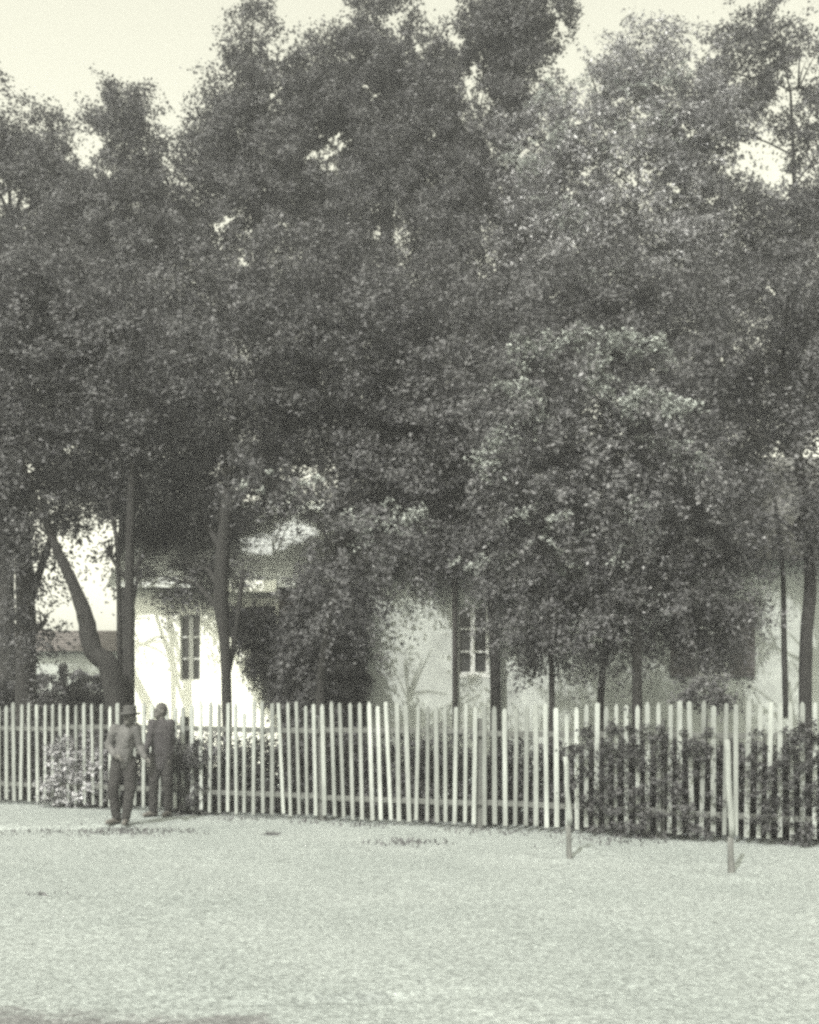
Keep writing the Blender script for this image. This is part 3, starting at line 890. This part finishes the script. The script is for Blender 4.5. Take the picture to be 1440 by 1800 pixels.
# ------------------------------------------------------------------ weeds on the verge
def weed(px, py, label, n_, h_, spread):
    d = ground_d(py)
    b = at(px, py, d)
    k = n_
    ax = rng.normal(0, spread, k)
    ay = rng.normal(0, spread * .5, k)
    Vv, Ff = [], []
    for i in range(k):
        x, y = b.x + ax[i], b.y + ay[i]
        z = gz(x, y) - .01
        hh = h_ * random.uniform(.4, 1.1)
        dx, dy = random.gauss(0, .5) * hh, random.gauss(0, .3) * hh
        ww = random.uniform(.006, .014)
        j = len(Vv)
        Vv += [(x - ww, y, z), (x + ww, y, z), (x + dx * .5 + ww * .7, y + dy * .5, z + hh * .7), (x + dx * .5 - ww * .7, y + dy * .5, z + hh * .7), (x + dx, y + dy, z + hh), (x + dx + .002, y + dy, z + hh)]
        Ff += [(j, j + 1, j + 2, j + 3), (j + 3, j + 2, j + 5, j + 4)]
    o = link('grass', np_mesh('grass', np.array(Vv), np.array(Ff)), M_LEAF_MID)
    tag(o, label, 'grass', 'dry grass on the dusty verge', 'stuff')
weed(718, 1482, 'widest straggling weed patch on the pale ground before the fence middle', 64, .075, .24)
weed(478, 1470, 'small weed tuft between the two people and the widest weed patch', 26, .07, .06)
weed(76, 1574, 'small weed tuft alone on the road at the left', 20, .035, .10)
weed(225, 1463, 'dark grass strip at the feet of the two people', 330, .045, .42)
weed(60, 1460, 'thin dark grass strip at the left end of the fence', 160, .035, .5)
for k_, px_ in enumerate((300, 420, 560, 660, 840, 930)):
    weed(px_, 1238 + CAMZ * F / (fence_depth(px_) - .18), 'thin grass at the foot of the picket fence', 40, .06, .28)
weed(1090, 1478, 'sparse weeds on the ground between the two short posts', 90, .06, .42)

# ------------------------------------------------------------------ the two people
def capsule(bm, a, b, ra, rb, flat=1.0, n_=12):
    a, b = Vector(a), Vector(b)
    t = b - a
    L = t.length
    q = t.to_track_quat('Z', 'X').to_matrix().to_4x4()
    prof = [(ra * math.sin(x), -ra * math.cos(x)) for x in (0.02, .5, 1.0, math.pi / 2)] + [(rb * math.cos(x), L + rb * math.sin(x)) for x in (0, .5, 1.0, math.pi / 2 - .02)]
    rings = []
    for r, z in prof:
        rings.append([bm.verts.new(Matrix.Translation(a) @ q @ Vector((r * math.cos(2 * math.pi * k / n_), r * math.sin(2 * math.pi * k / n_) * flat, z))) for k in range(n_)])
    for u, v in zip(rings, rings[1:]):
        for k in range(n_): bm.faces.new((u[k], u[(k + 1) % n_], v[(k + 1) % n_], v[k]))
    bm.faces.new(rings[0][::-1])
    bm.faces.new(rings[-1])

def ball(bm, c, r, rot=None):
    m = Matrix.Translation(c) @ (rot or Matrix.Identity(4)) @ Matrix.Diagonal((*r, 1))
    bmesh.ops.create_uvsphere(bm, u_segments=20, v_segments=14, radius=1.0, matrix=m)

FOLDS = bpy.data.textures.new('cloth_folds', 'CLOUDS')
FOLDS.noise_scale = .085
def fused(name, bm, m, parent, vox, it=6, folds=False):
    """Fuse overlapping volumes into one continuous skin."""
    bmesh.ops.recalc_face_normals(bm, faces=bm.faces)
    me = bpy.data.meshes.new(name)
    bm.to_mesh(me)
    bm.free()
    o = bpy.data.objects.new(name, me)
    COL.objects.link(o)
    r = o.modifiers.new('r', 'REMESH')
    r.mode = 'VOXEL'
    r.voxel_size = vox
    sm = o.modifiers.new('s', 'SMOOTH')
    sm.factor = .5
    sm.iterations = it
    if folds:
        dm = o.modifiers.new('f', 'DISPLACE')
        dm.texture = FOLDS
        dm.strength = .028
        dm.mid_level = .5
    dg = bpy.context.evaluated_depsgraph_get()
    out = bpy.data.meshes.new_from_object(o.evaluated_get(dg))
    bpy.data.objects.remove(o)
    out.name = name
    out.polygons.foreach_set('use_smooth', [True] * len(out.polygons))
    out.materials.clear()
    ob = bpy.data.objects.new(name, out)
    out.materials.append(m)
    COL.objects.link(ob)
    ob.parent = parent          # written in the person's own space
    return ob

M_SKIN = mat('weathered_skin', (0.085, 0.083, 0.08), .6, .08, 20)
M_HAIR = mat('dark_hair', (0.06, 0.057, 0.055), .6, .2, 60)
M_CLOTH_DARK = mat('dark_wool', (0.042, 0.040, 0.043), .95, .2, 12, .006, 18)
M_CLOTH_TROUSER = mat('dark_trousers', (0.032, 0.031, 0.0315), .95, .2, 12, .006, 18)
M_CLOTH_SHIRT = mat('grey_shirt', (0.092, 0.091, 0.092), .95, .15, 9, .006, 18)
M_SHOE = mat('worn_leather', (0.09, 0.085, 0.08), .55, .2, 30)
M_FELT = mat('dark_felt', (0.05, 0.05, 0.05), .95, .2, 20)

def hand(bm, w_, dirn, side):
    """A relaxed hand: palm, four curled fingers and a thumb leaving the palm's side."""
    d = Vector(dirn).normalized()
    s_ = d.cross(Vector((0, 0, 1)))
    if s_.length < .2: s_ = Vector((0, 1, 0)) * side
    s_.normalize()
    n_ = d.cross(s_)
    w_ = Vector(w_)
    capsule(bm, w_, w_ + d * .075, .026, .036, .6)
    for i, ln in enumerate((.060, .072, .076, .066)):
        b = w_ + d * .085 + s_ * (.030 - .020 * i)
        m1 = b + d * ln * .55 + n_ * .010
        capsule(bm, b, m1, .0092, .0085, 1, 8)
        capsule(bm, m1, m1 + d * ln * .38 + n_ * .026, .0085, .0075, 1, 8)
    b = w_ + d * .025 + s_ * .030
    m1 = b + d * .030 + s_ * .026 + n_ * .008
    capsule(bm, b, m1, .012, .0105, 1, 8)
    capsule(bm, m1, m1 + d * .030 + n_ * .010, .0105, .009, 1, 8)

def person(px, py, label, J, face_deg, parts, shirt_m, hat, hair=True, jacket_tail=False, lean=0.0):
    d = ground_d(py)
    b = at(px, py, d)
    root = empty('person', (b.x, b.y, gz(b.x, b.y)), label, 'person')
    V = {k: Vector(v) for k, v in J.items()}
    hc = V['head']
    rot = Matrix.Rotation(R(face_deg), 4, 'Z')
    body = bmesh.new()
    capsule(body, V['pelvis'], V['chest'], .145, .15, .72)
    capsule(body, V['chest'], V['neck'], .12, .055)
    capsule(body, V['neck'], hc, .054, .055)
    ball(body, hc + Vector((0, 0, .02)), (.076, .096, .112), rot)
    def hp(x, y, z): return hc + (rot @ Vector((x, y, z)))
    capsule(body, hp(0, -.055, -.075), hp(0, -.068, -.055), .040, .045)              # jaw and chin
    capsule(body, hp(0, -.088, .030), hp(0, -.112, -.012), .010, .016, 1, 8)          # nose
    capsule(body, hp(-.035, -.086, .045), hp(.035, -.086, .045), .012, .012, 1, 8)    # brow
    capsule(body, hp(-.018, -.100, -.045), hp(.018, -.100, -.045), .009, .009, 1, 8)  # mouth
    for sx_ in (-1, 1):
        ball(body, hp(.078 * sx_, .005, .005), (.012, .022, .033), rot)
    for sd in 'LR':
        capsule(body, V['sh' + sd], V['el' + sd], .052, .042)
        capsule(body, V['el' + sd], V['wr' + sd], .042, .029)
        hand(body, V['wr' + sd], V['hd' + sd], 1 if sd == 'L' else -1)
        capsule(body, V['chest'] + Vector((0, 0, .04)), V['sh' + sd], .075, .058)
        capsule(body, V['hip' + sd], V['kn' + sd], .085, .058)
        capsule(body, V['kn' + sd], V['an' + sd], .056, .040)
        capsule(body, V['an' + sd], V['an' + sd] + Vector((0, 0, -.04)), .040, .040)
    fused('body', body, M_SKIN, root, .0075, 3)
    for sx_ in (-1, 1):
        e = bmesh.new()
        ball(e, hp(.030 * sx_, -.094, .022), (.011, .009, .008), rot)
        o = bm_obj('eye', e, M_GLASS)
        o.parent = root
    tr = bmesh.new()
    ball(tr, V['pelvis'], (.17, .13, .13))
    for sd in 'LR':
        capsule(tr, V['hip' + sd], V['kn' + sd], .108, .082)
        capsule(tr, V['kn' + sd], V['an' + sd] + Vector((0, 0, .02)), .080, .070)
    fused('trousers', tr, M_CLOTH_TROUSER, root, .014, folds=True)
    tp = bmesh.new()
    capsule(tp, V['pelvis'] + Vector((0, 0, .02 if not jacket_tail else -.12)), V['chest'], .165 if not jacket_tail else .178, .178, .72)
    capsule(tp, V['chest'], V['neck'] - Vector((0, 0, .03)), .135, .072)
    for sd in 'LR':
        capsule(tp, V['chest'] + Vector((0, 0, .04)), V['sh' + sd], .09, .076)
        capsule(tp, V['sh' + sd], V['el' + sd], .074, .060)
        capsule(tp, V['el' + sd], V['el' + sd].lerp(V['wr' + sd], .93), .060, .046)
    fused('jacket' if jacket_tail else 'shirt', tp, shirt_m, root, .014, folds=True)
    for sd in 'LR':
        sh = bmesh.new()
        f_ = V['an' + sd]
        td = Vector(J['toe' + sd]).normalized()
        capsule(sh, (f_.x - td.x * .04, f_.y - td.y * .04, f_.z - .035), (f_.x + td.x * .16, f_.y + td.y * .16, f_.z - .052), .048, .036)
        capsule(sh, f_, (f_.x, f_.y, f_.z - .04), .050, .050)
        fused('shoe', sh, M_SHOE, root, .011, 3)
    if hair:
        h = bmesh.new()
        ball(h, hp(0, .014, .048), (.082, .098, .096), rot)
        ball(h, hp(0, .050, -.005), (.066, .055, .070), rot)
        fused('hair', h, M_HAIR, root, .012, 2)
    if hat:
        h = bmesh.new()
        prof = [(.165, .062), (.168, .070), (.10, .082), (.096, .12), (.090, .165), (.06, .182), (.02, .176), (.0005, .176)]
        under = [(.165, .062), (.095, .068), (.0005, .068)]
        def lathe(pr):
            rings = [[h.verts.new(hp(r * math.cos(2 * math.pi * k / 24) * (.92), r * math.sin(2 * math.pi * k / 24) * 1.08, z + (.012 * math.cos(4 * math.pi * k / 24) if r > .15 else 0) - .0)) for k in range(24)] for r, z in pr]
            for u, v in zip(rings, rings[1:]):
                for k in range(24): h.faces.new((u[k], u[(k + 1) % 24], v[(k + 1) % 24], v[k]))
        lathe(prof)
        lathe(under)
        bmesh.ops.remove_doubles(h, verts=h.verts, dist=.0008)
        me = bpy.data.meshes.new('hat')
        bmesh.ops.recalc_face_normals(h, faces=h.faces)
        h.to_mesh(me)
        h.free()
        me.polygons.foreach_set('use_smooth', [True] * len(me.polygons))
        me.materials.append(M_FELT)
        o = bpy.data.objects.new('hat', me)
        COL.objects.link(o)
        o.parent = root
    root.scale = (.89, .90, .945)
    return root

# in the person's own space: x to the viewer's right, -y towards the viewer
A = dict(pelvis=(0.02, 0, .88), chest=(.05, -.05, 1.21), neck=(.10, -.07, 1.40), head=(.125, -.09, 1.475),
         shL=(-.10, -.07, 1.33), elL=(-.20, -.04, 1.09), wrL=(-.07, -.16, .96), hdL=(.6, -.2, -.2),
         shR=(.20, -.05, 1.34), elR=(.25, -.02, 1.08), wrR=(.36, -.10, .93), hdR=(.5, -.1, -.5), 
         hipL=(-.07, 0, .86), knL=(-.13, -.06, .48), anL=(-.10, .02, .09), toeL=(-.6, -.8, 0),
         hipR=(.11, 0, .86), knR=(.12, -.05, .47), anR=(.07, -.08, .09), toeR=(.1, -1, 0))
person(216, 1452, 'person in a grey shirt, dark trousers and dark brimmed hat, elbow held out', A, -20, None, M_CLOTH_SHIRT, True, hair=True)
B = dict(pelvis=(.0, 0, .93), chest=(.01, 0, 1.27), neck=(.0, 0, 1.47), head=(-.01, -.01, 1.575),
         shL=(-.13, -.05, 1.40), elL=(-.17, -.12, 1.13), wrL=(-.19, -.32, 1.0), hdL=(-.6, -.5, 0),
         shR=(.14, .03, 1.40), elR=(.16, .05, 1.12), wrR=(.14, -.04, .88), hdR=(0, -.2, -1),
         hipL=(-.09, 0, .92), knL=(-.11, -.05, .50), anL=(-.13, .0, .09), toeL=(-.7, -.7, 0),
         hipR=(.09, 0, .92), knR=(.10, -.03, .50), anR=(.10, .03, .09), toeR=(-.2, -1, 0))
person(284, 1436, 'bareheaded person in a dark jacket and trousers standing at the fence', B, -55, None, M_CLOTH_DARK, False, jacket_tail=True)

# ------------------------------------------------------------------ thin volume added to lift the blacks, not real mist
hb = bmesh.new()
box(hb, (-60, -6, -1.5), (60, 60, 22))
hm = bpy.data.materials.new('black_lift_volume')
hm.use_nodes = True
hn = hm.node_tree.nodes
hn.remove(hn['Principled BSDF'])
pv = hn.new('ShaderNodeVolumePrincipled')
pv.inputs['Color'].default_value = (0.94, 0.95, 0.98, 1)
pv.inputs['Density'].default_value = 0.0026
hm.node_tree.links.new(pv.outputs[0], hn['Material Output'].inputs['Volume'])
tag(bm_obj('black_lift', hb, hm), kind='stuff')
